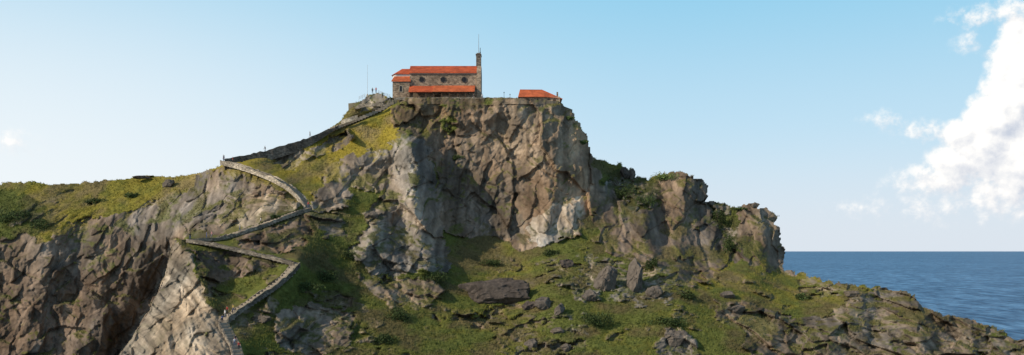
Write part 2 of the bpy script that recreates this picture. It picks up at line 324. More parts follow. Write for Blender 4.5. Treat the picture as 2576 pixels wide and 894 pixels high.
for pts,w,a in [([(1028,358),(1045,450),(1052,560),(1078,660)],30,6.5),([(1122,380),(1140,480),(1165,570)],30,-1.8),([(1300,265),(1345,350),(1405,450),(1425,520)],50,3.2),
  ([(1115,292),(1170,308),(1238,296)],10,.9),([(1140,330),(1190,338),(1235,322)],16,-1.2),([(1255,260),(1235,300),(1205,350)],14,1.6),([(1270,300),(1265,400),(1280,500)],16,-1.6),
  ([(985,385),(900,408),(830,452)],20,3.5),([(870,500),(820,500)],22,3),([(1035,472),(990,512),(945,570),(910,640)],22,4),([(935,620),(1000,660),(1100,670)],20,2.5),
  ([(1735,445),(1715,560),(1700,690)],30,4),([(1610,500),(1630,600),(1660,680)],28,3.5),([(1660,500),(1665,600)],18,-3),([(1905,520),(1930,600),(1925,660)],30,4),([(1815,520),(1840,650)],24,-3),([(1810,628),(1820,640)],12,-4),
  ([(130,610),(100,720),(70,860)],44,2.6),([(270,580),(250,700),(230,860)],40,2),([(190,640),(160,860)],34,-1.5),([(390,560),(350,660),(310,780)],36,2.5),([(530,440),(500,520),(450,590)],28,2.5),
  ([(1420,400),(1425,470),(1400,540)],14,-1.8),([(1360,420),(1390,520),(1360,600)],18,2),([(1460,330),(1470,420),(1490,500)],18,2),
  ([(455,618),(482,655),(508,720),(540,782)],11,1.8),
  ([(2160,740),(2120,820),(2050,890)],30,2.4),([(2280,745),(2330,830),(2300,890)],30,2.4),([(2210,760),(2200,860)],22,-2.4),([(1960,790),(1930,890)],25,2.4),([(2420,810),(2440,890)],24,2.4)]:
    d,_=pdist(U+wu*.8,V+wv*.8,pts); D-=a*np.exp(-(d/w)**2)
pm=np.zeros(U.shape)
for r,wr_ in zip(RUNS,(15.,9.,10.,10.,9.)):
    d,pv=pdist(U,V,r); w=np.exp(-(d/wr_)**2)
    D=D*(1-w)+(pv+1.0)*w; pm=np.maximum(pm,np.exp(-(d/(wr_*1.3))**2))
amp=np.ones(U.shape)
amp*=np.where(pip([(590,560),(620,500),(690,480),(745,500),(745,525),(600,582)],U,V),.5,1)
amp*=np.where((V<264)&(U>890)&(U<1420),.35,1)
amp*=1+.2*sst(V,660,760)*sst(U,1700,1850)
D=D+(R*rock_s+G*(1-rock_s))*amp*(1-.93*pm)
X=(U-CU)/F*D; Z=CZ+(HV-V)/F*D
Pn=np.stack([X,D,Z],-1)
gu=np.gradient(Pn,axis=1); gv=np.gradient(Pn,axis=0); N=np.cross(gu,gv); N/=np.linalg.norm(N,axis=-1,keepdims=True)+1e-9
N*=np.where(N[...,1:2]>0,-1,1)
led=sst(N[...,2],.45,.8)*sst(n2,.42,.58)*rock*(1-.8*fn)
# colours
gm=np.clip(yel+(n1-.5)*1.0+(n2-.5)*1.0+(n3-.5)*.5,0,1)[...,None]; dm=np.clip(drk+(n1-.5)*.7+(n2-.5)*1.2+(n3-.5)*.6-.1,0,1)[...,None]
GC=GG*(1-gm)+GY*gm; bm_=np.clip((fbm(X0/6,Z0/5,77)-.45)*4.5,0,1)[...,None]*.75; GC=GC*(1-bm_)+GB*(.7+gm)*bm_; GC=GC*(1-dm)+GD*dm
GC=GC*(.84+.32*n4[...,None])
st=fbm(wx/1.1,wz/10,87); st2=fbm(wx/6,wz/7,93); st3=fbm(wx/.8,wz/1.1,99,2); sf=fbm(sx/.8,sz_/14,247)
st=st*(1-fn)+sf*fn
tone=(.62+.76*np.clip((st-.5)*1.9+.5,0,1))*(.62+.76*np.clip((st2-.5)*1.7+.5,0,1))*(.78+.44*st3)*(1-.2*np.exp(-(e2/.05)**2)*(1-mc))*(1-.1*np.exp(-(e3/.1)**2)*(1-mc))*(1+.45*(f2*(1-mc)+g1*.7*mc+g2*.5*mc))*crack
warm=np.clip((fbm(wx/7,wz/10,97)-.5)*3,-1,1)[...,None]
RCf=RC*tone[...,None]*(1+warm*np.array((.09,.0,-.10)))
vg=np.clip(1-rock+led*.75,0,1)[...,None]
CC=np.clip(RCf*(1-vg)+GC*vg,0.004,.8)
sa=np.where(U<560,5.,np.where(U<860,2.5,np.where(U<985,5.,np.where(U<1420,3.5,np.where(U<1500,9,12.)))))
inside=pip(LAND,U+(fbm(U/14,V/14,201)-.5)*2*sa,V+(fbm(U/12,V/12,207)-.5)*2*sa)|(V>960)
q=inside[:-1,:-1]&inside[1:,:-1]&inside[:-1,1:]&inside[1:,1:]
idx=np.arange(U.size).reshape(U.shape)
ii,jj=np.nonzero(q)
Q=np.stack([idx[ii+1,jj],idx[ii+1,jj+1],idx[ii,jj+1],idx[ii,jj]],-1)
used=np.unique(Q); remap=np.full(U.size,-1); remap[used]=np.arange(len(used)); Q=remap[Q]
VV=np.stack([X.ravel()[used],D.ravel()[used],Z.ravel()[used]],-1); CV=CC.reshape(-1,3)[used]
E=np.concatenate([Q[:,[0,1]],Q[:,[1,2]],Q[:,[2,3]],Q[:,[3,0]]]); key=np.sort(E,1); kk=key[:,0].astype(np.int64)*len(used)+key[:,1]
uq,inv,ct=np.unique(kk,return_inverse=True,return_counts=True); be=E[ct[inv]==1]
bvs=np.unique(be); allV=[VV]; allC=[CV]; allQ=[Q]; prev=np.arange(len(used)); base=len(used)
for dy,dz in [(5,-1.2),(16,-7),(40,-26),(75,-75)]:
    nv=VV[bvs].copy(); nv[:,1]+=dy; nv[:,2]=np.maximum(nv[:,2]+dz,-6)
    bmap=np.full(len(used),-1); bmap[bvs]=base+np.arange(len(bvs))
    a,b=be[:,0],be[:,1]; allQ.append(np.stack([prev[b],prev[a],bmap[a],bmap[b]],-1)); allV.append(nv); allC.append(CV[bvs]); prev=bmap; base+=len(bvs)
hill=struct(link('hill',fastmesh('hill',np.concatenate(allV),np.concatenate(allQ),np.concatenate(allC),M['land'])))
def near(u,v,wp,hp):      # the nearest ground under a thing's footprint
    j0,j1=[int(np.clip(round((q-us[0])/2.2),0,len(us)-1)) for q in (u-wp*.35,u+wp*.35)]; i0,i1=[int(np.clip(round((q-vs[0])/2.0),0,len(vs)-1)) for q in (v-hp*.1,v+hp*.5)]
    return float(np.percentile(D[i0:i1+1,j0:j1+1],20))
# grass tufts (stuff)
wgt=(vg[...,0]>.6)&inside&(pm<.25)&(V<930)&(U>-40)&(U<2620)
cand=np.nonzero(wgt.ravel())[0]; pick=np.random.choice(cand,min(46000,len(cand)),replace=False)
bx=Pn.reshape(-1,3)[pick]; bc=CC.reshape(-1,3)[pick]; n=len(pick); TV=[];TC=[]
sz=np.random.uniform(.12,.38,n)*(1+.8*np.maximum(0,drk.ravel()[pick]))
for k in range(4):
    an=np.random.uniform(0,6.283,n); ox=np.cos(an); oy=np.sin(an); wd=.10*sz+.05
    le=np.random.uniform(.2,.7,n)*sz; o=np.random.uniform(-.3,.3,(n,2))
    a=bx+np.stack([o[:,0]-oy*wd,o[:,1]+ox*wd,-.12*np.ones(n)],-1); b=bx+np.stack([o[:,0]+oy*wd,o[:,1]-ox*wd,-.12*np.ones(n)],-1); c=bx+np.stack([o[:,0]+ox*le,o[:,1]+oy*le,sz*np.random.uniform(.6,1.2,n)],-1)
    TV.append(np.stack([a,b,c],1)); cc=np.clip(bc*np.random.uniform(.85,1.35,(n,1)),0.004,.5); TC.append(np.repeat(cc[:,None],3,1))
TV=np.concatenate(TV).reshape(-1,3); TC=np.concatenate(TC).reshape(-1,3)
g=link('grass',fastmesh('grass',TV,np.arange(len(TV)).reshape(-1,3),TC,M['grass'],True)); g['kind']='stuff'
# ------------------------------------------------------------------ sea
mb=MB(); mb.poly([(-60000,-300,0),(60000,-300,0),(60000,90000,0),(-60000,90000,0)])
sm=bpy.data.materials.new('sea_water'); sm.use_nodes=True; t=NT(sm.node_tree); b=sm.node_tree.nodes['Principled BSDF']
co=t.n('ShaderNodeTexCoord').outputs['Object']
w1=t.noise(t.v('MULTIPLY',co,(.24,.05,1)),1.,3,.6); w2=t.noise(t.v('MULTIPLY',co,(.0022,.0006,1)),1.,4,.6); w3=t.noise(t.v('MULTIPLY',co,(.07,.014,1)),1.,4,.65)
wm=t.m('ADD',t.m('MULTIPLY',t.step(w1,.43,.59),.55),t.m('ADD',t.m('MULTIPLY',t.step(w3,.44,.59),.45),t.m('MULTIPLY',t.step(w2,.35,.65),.12)))
t.put(b.inputs['Base Color'],t.mix(wm,(.006,.054,.135,1),(.125,.275,.45,1)))  # light and shade of the ripples painted as pale and dark blue
b.inputs['Roughness'].default_value=.5; b.inputs['Specular IOR Level'].default_value=.2
bp=t.n('ShaderNodeBump'); bp.inputs['Strength'].default_value=1.; bp.inputs['Distance'].default_value=3.; t.put(bp.inputs['Height'],w1); t.put(b.inputs['Normal'],bp.outputs[0])
struct(mb.build('sea',sm))
# ------------------------------------------------------------------ stairs and their walls
def resample(r,step=.9):
    P=[W(*p) for p in r]; out=[]
    for i in range(len(P)-1):
        p0=P[max(i-1,0)];p1=P[i];p2=P[i+1];p3=P[min(i+2,len(P)-1)]; n=max(2,int((p2-p1).length/step))
        for k in range(n):
            t=k/n; out.append(.5*((2*p1)+(p2-p0)*t+(2*p0-5*p1+4*p2-p3)*t*t+(3*p1-p0-3*p2+p3)*t**3))
    out.append(P[-1]); return out
def normals(pts):
    N=[]
    for i in range(len(pts)):
        a=pts[max(i-1,0)]; b=pts[min(i+1,len(pts)-1)]; d=Vector((b.x-a.x,b.y-a.y,0)).normalized(); N.append(Vector((-d.y,d.x,0)))
    return N
def wall(pts,up,down,th,label,mt,cop=None,group='stone walls along the stairway',rough=.18,fade=0):
    mid=pts[len(pts)//2]; root=thing('stone_wall',(mid.x,mid.y,mid.z),label,'wall',group)
    N=normals(pts); mb=MB(); cb=MB(); rg=random.Random(len(pts)); L=len(pts)
    fd=[1-fade*sst(np.array(i/L),.55,1.) for i in range(L)]
    tops=[p.z+up*f+rg.uniform(-rough,rough) for p,f in zip(pts,fd)]; wig=[rg.uniform(-.12,.12) for p in pts]
    for part,w,z0s,z1s in [(mb,th/2,[p.z-down*f for p,f in zip(pts,fd)],tops),(cb,th/2+.04,[q+.003 for q in tops],[q+.11 for q in tops])]:
        i0=len(part.V)
        for p,nn,a,c,wg in zip(pts,N,z0s,z1s,wig):
            l=p+nn*(w+wg); r=p-nn*(w-wg); part.V+=[(l.x,l.y,a),(r.x,r.y,a),(r.x,r.y,c),(l.x,l.y,c)]
        for k in range(len(pts)-1):
            a=i0+4*k; bb=a+4
            for s in range(4): part.Fc.append((a+s,a+(s+1)%4,bb+(s+1)%4,bb+s))
        part.Fc.append((i0,i0+1,i0+2,i0+3)); e=i0+4*(len(pts)-1); part.Fc.append((e,e+1,e+2,e+3))
    mb.build('masonry',mt,root)
    if cop: cb.build('coping',M[cop],root)
    return root
SMP=[resample(r) for r in RUNS]
sb=MB(); WD=[1.9,1.8,2.0,2.0,2.0]
for pts,w in zip(SMP,WD):
    N=normals(pts)
    for k in range(len(pts)-1):
        z=max(pts[k].z,pts[k+1].z); a,bq=pts[k],pts[k+1]; na,nb=N[k]*w/2,N[k+1]*w/2
        lo=min(a.z,bq.z)-.6
        A=[a-na,bq-nb,bq+nb,a+na]
        sb.hull([(p.x,p.y,lo) for p in A],[(p.x,p.y,z) for p in A])
path=struct(sb.build('path',M['tread']))
def off(pts,s): 
    N=normals(pts); return [p+n*s for p,n in zip(pts,N)]
wl=[[(1.0,.45,.6,'stone wall on the left of the lowest flight of steps','wallstone',None),(-1.0,.35,.8,'stone wall on the right of the lowest flight of steps','darkstone','capdark')],  # right wall's darker stone stands in for shade on these steps
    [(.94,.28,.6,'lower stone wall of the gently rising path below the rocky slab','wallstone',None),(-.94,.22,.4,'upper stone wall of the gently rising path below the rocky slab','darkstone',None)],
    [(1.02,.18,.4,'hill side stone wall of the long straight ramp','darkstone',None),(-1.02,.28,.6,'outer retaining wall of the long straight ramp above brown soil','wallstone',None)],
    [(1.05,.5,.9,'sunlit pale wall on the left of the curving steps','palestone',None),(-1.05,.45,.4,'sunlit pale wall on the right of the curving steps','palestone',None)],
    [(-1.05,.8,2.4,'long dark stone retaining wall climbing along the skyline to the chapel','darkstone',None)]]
for k_,(pts,ws) in enumerate(zip(SMP,wl)):
    if k_==4: pts=[p for p in pts if p.x/p.y*F+CU<850]
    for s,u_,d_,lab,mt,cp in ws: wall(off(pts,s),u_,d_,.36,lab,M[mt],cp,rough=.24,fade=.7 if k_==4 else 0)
# ------------------------------------------------------------------ terrace at the top
mb=MB()
top=[(-36.0,315.6,76.25),(3,315.6,76.25),(8,316.5,75.6),(16,319,74.7),(19,325,74.5),(16,338,74.5),(-40,344,76.1),(-51,332,75.4),(-51,322,76.0),(-44,318.5,76.3)]
mb.hull([(p[0],p[1]+.4,p[2]-2.2) for p in top],top)
struct(mb.build('terrace',M['terrace']))
def line(pts,n=1.): 
    out=[]
    for a,b in zip(pts[:-1],pts[1:]):
        k=max(2,int((b-a).length/n)); out+=[a.lerp(b,i/k) for i in range(k)]
    return out+[pts[-1]]
pp=[W(u,v,313.4) for u,v in [(992,247.5),(1040,247),(1100,246.5),(1160,246),(1220,247),(1270,247),(1303,248.5)]]
wall(line(pp),.12,.5,.35,'low pale parapet along the cliff edge in front of the chapel',M['wallstone'],None,'walls round the summit terrace',.14)
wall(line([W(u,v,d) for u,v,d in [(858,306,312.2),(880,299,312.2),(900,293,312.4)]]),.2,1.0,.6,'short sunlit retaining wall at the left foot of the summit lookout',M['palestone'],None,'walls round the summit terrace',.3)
wall(line([W(u,v,d) for u,v,d in [(897,268,313.2),(918,262,313),(945,260,312.8),(966,262,312.8)]]),.2,.9,.6,'upper broken retaining wall just below the lookout railing',M['wallstone'],None,'walls round the summit terrace',.35)
def railing(pts,label):
    root=thing('railing',pts[0],label,'railing','railings of the summit lookout')
    for p in pts: MB().tube(p-Vector((0,0,.6)),p+Vector((0,0,1.15)),.04).build('post',M['rail'],root)
    for h in (.45,.8,1.15):
        r=MB()
        for a,b_ in zip(pts[:-1],pts[1:]): r.tube(a+Vector((0,0,h)),b_+Vector((0,0,h)),.035)
        r.build('rail',M['rail'],root)
railing([W(u,v,313.6) for u,v in [(903,253),(911,250),(918,246)]],'short metal railing at the left edge of the summit lookout')
railing([W(u,v,313.4) for u,v in [(952,238),(960,241),(967,244),(974,246),(981,248)]],'longer metal railing between the lookout and the chapel')
p=W(924.5,240,317); root=thing('flagpole',p,'tall thin bare pole beside the summit lookout','pole'); q=W(924.5,165,317)
MB().tube(p,q,.05,.03).build('pole',M['rail'],root); MB().tube(p-Vector((0,0,.5)),p+Vector((0,0,.35)),.28,.22,10).build('base',M['coping'],root); MB().tube(q,q+Vector((0,0,.2)),.06,.03).build('finial',M['rail'],root)
for u,lab in [(1268,'slim black lamp post on the terrace between chapel and shelter'),(1283,'short lamp post on the terrace nearer the shelter')]:
    p=W(u,247,314.8); h=1.5 if u==1268 else .9; root=thing('lamp_post',p,lab,'lamp post','lamp posts on the terrace')
    MB().tube(p-Vector((0,0,.3)),p+Vector((0,0,h)),.06,.045).build('pole',M['dark'],root); MB().hull([p+Vector((x,y,h)) for x,y in [(-.1,-.1),(.1,-.1),(.1,.1),(-.1,.1)]],[p+Vector((x,y,h+.3)) for x,y in [(-.16,-.16),(.16,-.16),(.16,.16),(-.16,.16)]]).build('lantern',M['glass'],root)
# ------------------------------------------------------------------ chapel
def fx(px): return (px-CU)/8.125
def zz(v,d): return CZ+(HV-v)/F*d
GZ=76.2
root=thing('chapel',(-22,324.5,GZ),'stone chapel with orange tiled roofs and a slim bell gable on the summit','chapel')
x0,x1=fx(1031),fx(1199)
def ext(prof,xa,xb): return MB().hull([(xa,y,z) for y,z in prof],[(xb,y,z) for y,z in prof])
ext([(320,GZ),(329.4,GZ),(329.4,85.2),(324.7,87.65),(320,85.2)],x0,x1).build('wall',M['stone'],root)
rf=MB(); rz=87.95
rf.hull([(x0-.3,319.45,84.98),(x1+.02,319.45,84.98),(x1+.02,324.7,rz-.2),(x0-.3,324.7,rz-.2)],[(x0-.3,319.45,85.2),(x1+.02,319.45,85.2),(x1+.02,324.7,rz+.05),(x0-.3,324.7,rz+.05)])
rf.hull([(x0-.3,324.703,rz-.2),(x1+.02,324.703,rz-.2),(x1+.02,329.95,84.98),(x0-.3,329.95,84.98)],[(x0-.3,324.703,rz+.05),(x1+.02,324.703,rz+.05),(x1+.02,329.95,85.2),(x0-.3,329.95,85.2)])
rfo=rf.build('roof',M['tile'],root)
MB().tube((x0-.3,324.7,rz+.06),(x1,324.7,rz+.06),.14,.14,8).build('ridge_cap',M['tile2'],rfo,root)
MB().box(x0,x1,319.72,319.997,84.72,84.97).build('cornice',M['coping'],root)
for px in (1061,1115,1168):
    cx=fx(px); cz=zz(201,320); ring=MB(); n=20; ro,ri=.95,.76
    for k in range(n):
        a=6.28318*k/n; b2=6.28318*(k+1)/n
        def pt(r,an,y): return (cx+r*math.cos(an),y,cz+r*math.sin(an))
        ring.hull([pt(ri,a,319.99),pt(ro,a,319.99),pt(ro,b2,319.99),pt(ri,b2,319.99)],[pt(ri,a,319.85),pt(ro,a,319.85),pt(ro,b2,319.85),pt(ri,b2,319.85)])
    wo=MB().hull([(cx+.78*math.cos(6.28318*k/n),319.985,cz+.78*math.sin(6.28318*k/n)) for k in range(n)],[(cx+.78*math.cos(6.28318*k/n),319.93,cz+.78*math.sin(6.28318*k/n)) for k in range(n)]).build('window',M['glass'],root)
    ring.build('frame',M['darkstone'],wo,root)
    MB().box(cx-.04,cx+.04,319.88,319.925,cz-.75,cz+.75).box(cx-.75,cx-.045,319.88,319.925,cz-.04,cz+.04).box(cx+.045,cx+.75,319.88,319.925,cz-.04,cz+.04).build('glazing_bar',M['dark'],wo,root)
zt=zz(216.5,320); ze=zz(231,316.6)
xm=fx(1090); x2=fx(1195)
def lean(a,b_,dz,mt): return MB().hull([(a,316.5,ze+dz-.16),(b_,316.5,ze+dz-.16),(b_,319.99,zt+dz-.16),(a,319.99,zt+dz-.16)],[(a,316.5,ze+dz),(b_,316.5,ze+dz),(b_,319.99,zt+dz),(a,319.99,zt+dz)]).build('porch_roof',mt,root)
lean(x0-.1,xm,0.,M['tile']); lean(xm+.004,x2,.10,M['tile2'])
for k in range(9):
    xx=x0+.3+(x2-x0-.6)*k/8
    MB().box(xx-.14,xx+.14,316.9,317.18,GZ,ze+.1).build('porch_post',M['wood'],root)
MB().box(x0+.1,x2-.1,316.95,317.12,GZ,GZ+.55).build('porch_wall',M['stone'],root)
MB().box(x0+.1,x2-.1,316.93,317.14,ze-.28,ze+.0).build('porch_beam',M['wood'],root)
MB().box(-24,-22.2,319.93,319.996,GZ,GZ+2.2).build('door',M['wood'],root)
up=[(-37.4,324),(-36.3,321.8),(x0-.01,321.8),(x0-.01,329),(-36.3,329),(-37.4,327)]
MB().hull([(x,y,GZ) for x,y in up],[(x,y,85.05) for x,y in up]).build('apse_wall',M['palewall'],root)  # apse wall in a paler colour than the other chapel walls
r=MB(); ez=85.06; rp=[(-37.8,323.9,ez),(-36.5,321.35,ez),(x0-.31,321.35,ez),(x0-.31,329.4,ez),(-36.5,329.4,ez),(-37.8,327.1,ez)]; A=(-34.6,325.4,87.35); B=(x0-.31,325.4,87.35)
r.poly([rp[0],rp[1],A]); r.poly([rp[1],rp[2],B,A]); r.poly([rp[3],rp[4],A,B]); r.poly([rp[4],rp[5],A]); r.poly([rp[5],rp[0],A]); r.poly(list(reversed(rp))); r.poly([rp[2],rp[3],B])
r.build('apse_roof',M['tile'],root)
xa=fx(988); lowz=zz(206,319.5)
MB().box(xa,x0-.02,319.4,321.79,GZ,lowz).build('sacristy_wall',M['stone'],root)
MB().hull([(xa-.35,319.0,lowz-.05),(x0+.3,319.0,lowz-.05),(x0+.3,321.79,84.2),(xa+.3,321.79,84.2)],[(xa-.35,319.0,lowz+.15),(x0+.3,319.0,lowz+.15),(x0+.3,321.79,84.4),(xa+.3,321.79,84.4)]).build('sacristy_roof',M['tile2'],root)
def arch(cx,w,z0,z1,y):
    n=10; return [(cx-w,y,z0),(cx+w,y,z0)]+[(cx+w*math.cos(math.pi*k/n),y,z1-w+w*math.sin(math.pi*k/n)) for k in range(n+1)]
cx=fx(1009); zb,ztp=zz(231,319.4),zz(216.5,319.4)
wo=MB().hull(arch(cx,.42,zb,ztp,319.395),arch(cx,.42,zb,ztp,319.34)).build('window',M['glass'],root)
fr=MB(); o_=arch(cx,.60,zb-.15,ztp+.2,319.39); i_=arch(cx,.425,zb,ztp,319.39)
for k in range(len(o_)):
    l=(k+1)%len(o_); fr.hull([o_[k],o_[l],i_[l],i_[k]],[(p[0],319.28,p[2]) for p in (o_[k],o_[l],i_[l],i_[k])])
fr.build('frame',M['coping'],wo,root)
xb0,xb1=fx(1199)+.03,fx(1210)
ext([(319.5,GZ),(330,GZ),(330,85.6),(326.6,87.9),(322.8,87.9),(319.5,85.6)],xb0,xb1).build('facade',M['stone'],root)
bg=MB(); xc0=fx(1197); xc1=fx(1209)
zt2=91.3
for ya,yb in [(322.6,323.3),(324.4,325.1),(326.2,326.9)]: bg.box(xc0,xc1,ya,yb,87.9,90.4)
bg.box(xc0,xc1,322.6,326.9,90.403,zt2); bgo=bg.build('bell_gable',M['darkstone'],root)
MB().box(xc0-.15,xc1+.15,322.45,327.05,zt2+.003,zt2+.25).box(xc0+.1,xc1-.1,323.4,326.1,zt2+.253,zt2+.7).build('cap',M['darkstone'],bgo,root)
for y in (323.85,325.65):
    cxm=(xc0+xc1)/2; bl=MB(); bl.tube((cxm,y,88.7),(cxm,y,89.6),.36,.2,10); bl.tube((cxm,y,89.603),(cxm,y,90.39),.04); bl.build('bell',M['bronze'],bgo,root)
mx=fx(1203)
MB().tube((mx,324.7,zt2+.7),(mx,324.7,zz(86,324.7)),.08,.05).build('mast',M['metal'],root)
MB().box(xc1-.42,xc1-.08,324.2,324.55,zt2+.25,zt2+1.2).box(xc1-.33,xc1-.17,324.3,324.45,zt2+1.203,zz(120,324)).build('lightning_rod',M['dark'],root)
# ------------------------------------------------------------------ shelter
root=thing('shelter',(8.5,321.5,75),'low stone shelter with a hipped orange roof at the cliff edge','building')
sx0,sx1=fx(1307),fx(1408)
MB().box(sx0,sx1,318,325.5,73.8,77.5).build('wall',M['stone'],root)
ez=77.35; rzs=zz(226.5,321.8)
r=MB(); a0=(fx(1303),317.3,ez);a1=(fx(1372),317.3,ez);a1b=(fx(1414),318.0,ez-.55);a2=(fx(1414),326.2,ez-.55);a3=(fx(1303),326.2,ez); k0=(fx(1308),321.8,rzs); k1=(fx(1364),321.8,rzs-.05)
r.poly([a0,a1,k1,k0]); r.poly([a1,a1b,k1]); r.poly([a1b,a2,k1]); r.poly([a2,a3,k0,k1]); r.poly([a3,a0,k0]); r.poly([a3,a2,a1b,a1,a0])
ro=r.build('roof',M['tile2'],root)
MB().tube(k0,k1,.13).tube(k1,a1b,.11).build('ridge_cap',M['tile'],ro,root)
MB().box(fx(1400),fx(1404),319.6,320.1,76.9,79.2).build('chimney',M['darkstone'],ro,root)
for px in (1325,1350,1378): MB().box(fx(px)-.5,fx(px)+.5,317.95,317.996,75.9,76.9).build('window',M['glass'],root)
MB().box(fx(1394)-.45,fx(1394)+.45,317.95,317.996,74.6,76.7).build('door',M['wood'],root)
# ------------------------------------------------------------------ seeing test used to seat rocks, bushes and people on the ground
EYE=Vector((0,0,CZ))
def clear(q,DG,slack=.15):
    d=q-EYE; return not S.ray_cast(DG,EYE,d.normalized(),distance=d.length-slack)[0]
def ico(sub):
    import bmesh
    bm=bmesh.new(); bmesh.ops.create_icosphere(bm,subdivisions=sub,radius=1); bm.verts.ensure_lookup_table()
    v=np.array([x.co[:] for x in bm.verts]); f=np.array([[q.index for q in p.verts] for p in bm.faces]); bm.free(); return v,f
bpy.context.view_layer.update(); DG0=bpy.context.evaluated_depsgraph_get()
def seat(loc,P,want):     # bring a thing out of the slope until enough of its near side shows
    pts=[P[i] for i in np.random.RandomState(3).choice(len(P),70,replace=False)]; nf=[p for p in pts if p[1]<0 and p[2]>0] or pts
    for k in range(9):
        vis=sum(clear(loc+Vector(p.tolist()),DG0,.05) for p in nf)/len(nf)
        if vis>=want: break
        loc=loc+Vector((0,-.45,0))
    return loc
# ------------------------------------------------------------------ boulders
IV,IF=ico(5)
def boulder(u,v,wp,hp,label,mt='rock',seed=0,tilt=0.,D_=None,name='boulder',npl=13):
    rg=np.random.RandomState(seed+11); d=D_ if D_ else near(u,v,wp,hp)
    rx=wp/2*d/F; rz=hp/2*d/F; ry=min((rx+rz)/2*.9,3.2)
    n=rg.normal(size=(npl,3)); n/=np.linalg.norm(n,axis=1)[:,None]; dk=rg.uniform(.60,.98,npl)
    dots=IV@n.T; rad=np.where(dots>.05,dk/np.maximum(dots,.05),9).min(1); rad=np.minimum(rad,1.18)
    fa,ea=facet(IV[:,0]*2.2+seed+IV[:,1]*1.3,IV[:,2]*2.2+IV[:,1]*1.9,300+seed); rad=rad*(1+.16*fa)+.08*(fbm(IV[:,0]*5+seed,IV[:,2]*5+IV[:,1]*5,310)-.5)
    P=IV*rad[:,None]; c,s=math.cos(tilt),math.sin(tilt); P=np.stack([P[:,0]*c-P[:,2]*s,P[:,1],P[:,0]*s+P[:,2]*c],-1)
    P-=(P.max(0)+P.min(0))/2; P/=(P.max(0)-P.min(0))/2; P*=np.array((rx,ry,rz))
    me=fastmesh(name,P,IF,None,M[mt],True); o=link(name,me); loc=W(u,v+hp*.06,d+ry*.45); o.location=loc if D_ else seat(loc,P,.72); tag(o,label,'rock','boulders on the slopes'); return o
B=[(1243,736,184,84,'largest boulder of all, dark, low and broad, on the grass below the main cliff','rockd'),
(1366,764,50,40,'grey blocky boulder just right of the largest dark boulder','rock'),(1408,778,28,36,'slim upright grey boulder at the right end of the cluster by the largest boulder','rock'),
(1330,768,36,26,'small rock leaning against the right end of the largest dark boulder','rockd'),
(1597,692,42,100,'tall narrow standing slab of grey rock, tallest on the slope','rock'),(1522,700,64,74,'broad upright boulder left of the tall standing slab','rock'),
(1425,664,36,28,'lone grey boulder on grass under the pale cliff patch','rockd'),(1482,744,40,34,'jagged rock on the slope below left of the tall standing slab','rock'),(1645,734,44,38,'squat boulder right of the foot of the tall standing slab','rock'),
(1335,864,36,30,'boulder on the lowest grass near the bottom edge, leftmost there','rock'),(1402,832,36,20,'flat pale rock in the grass left of the round bush','rockb'),(1424,876,26,28,'upright rock near the bottom edge below the flat pale rock','rock'),
(424,462,32,24,'solitary grey boulder on the grassy left ridge','rock'),(358,446,46,9,'low dark outcrop on the skyline of the left ridge','rockd'),
(1572,436,26,36,'dark rock pinnacle standing in the saddle right of the main cliff','rockd'),(1590,440,18,40,'slender rock pinnacle at the right of the saddle','rock'),(1898,516,26,16,'small knob of rock on top of the overhanging headland','rockb'),
(935,541,40,24,'pale boulder in the grassy gully left of the grey buttress','rock'),(1830,742,40,22,'grey rock at the top of the right hand grass slope','rock'),(1850,778,50,24,'wide rock below the top rock of the right hand grass slope','rock'),(2140,740,40,20,'small rock on the far right grass below the skyline','rockb'),(660,802,46,20,'low brown rock beside the lowest flight of steps','rockb'),(1700,850,60,44,'leaning grey slab near the bottom edge right of the bushes','rock')]
for k,bq in enumerate(B):
    boulder(*bq[:6],seed=k*7+3,tilt=(.16 if bq[0]==1597 else random.uniform(-.15,.15)),D_={1572:328,1590:329,358:314,1898:309}.get(bq[0]),npl=22 if k==0 else 13)
# ------------------------------------------------------------------ bushes
def bush(u,v,wp,hp,label,seed,tone=1.,nl=1500):
    rg=np.random.RandomState(seed); d=near(u,v,wp,hp); s=d/F; rx,rz=wp/2*s,hp/2*s; ry=min(rx,rz*1.4); base=W(u,v+hp*.5,d+ry*.35)
    L=[]
    for k in range(14):
        a=rg.uniform(0,6.28); rr=math.sqrt(rg.uniform(0,1))*.75; L.append((math.cos(a)*rr*rx,math.sin(a)*rr*ry,rz*(.55+rg.uniform(-.2,.95)*(1-rr*.6)),rg.uniform(.24,.5)))
    P=[];Cc=[]
    for k in range(nl):
        l=L[rg.randint(14)]; n=rg.normal(size=3); n/=np.linalg.norm(n); r=l[3]*rg.uniform(.5,1.15)
        c=np.array((l[0]+n[0]*r*rx,l[1]+n[1]*r*ry,max(.02,l[2]+n[2]*r*rz*1.2)))
        a=rg.normal(size=3); a/=np.linalg.norm(a); b_=np.cross(a,rg.normal(size=3)); b_/=np.linalg.norm(b_)+1e-6; z=rg.uniform(.12,.28)
        P+=[c-a*z,c-b_*z*.5,c+a*z,c+b_*z*.5]; col=np.array((.054,.078,.023))*tone*rg.uniform(.45,1.5)*(.7+.5*(l[3]-.24)/.26); Cc+=[col]*4
    P=np.array(P); base=seat(base,P,.75); root=thing('bush',base,label,'bush','bushes on the slopes')
    link('crown',fastmesh('crown',P,np.arange(len(P)).reshape(-1,4),np.array(Cc),M['leaf']),root)
    st=MB()
    for l in L[:6]: st.tube(base,base+Vector((l[0],l[1],l[2])),.07,.02,6)
    st.build('stem',M['branch'],root)
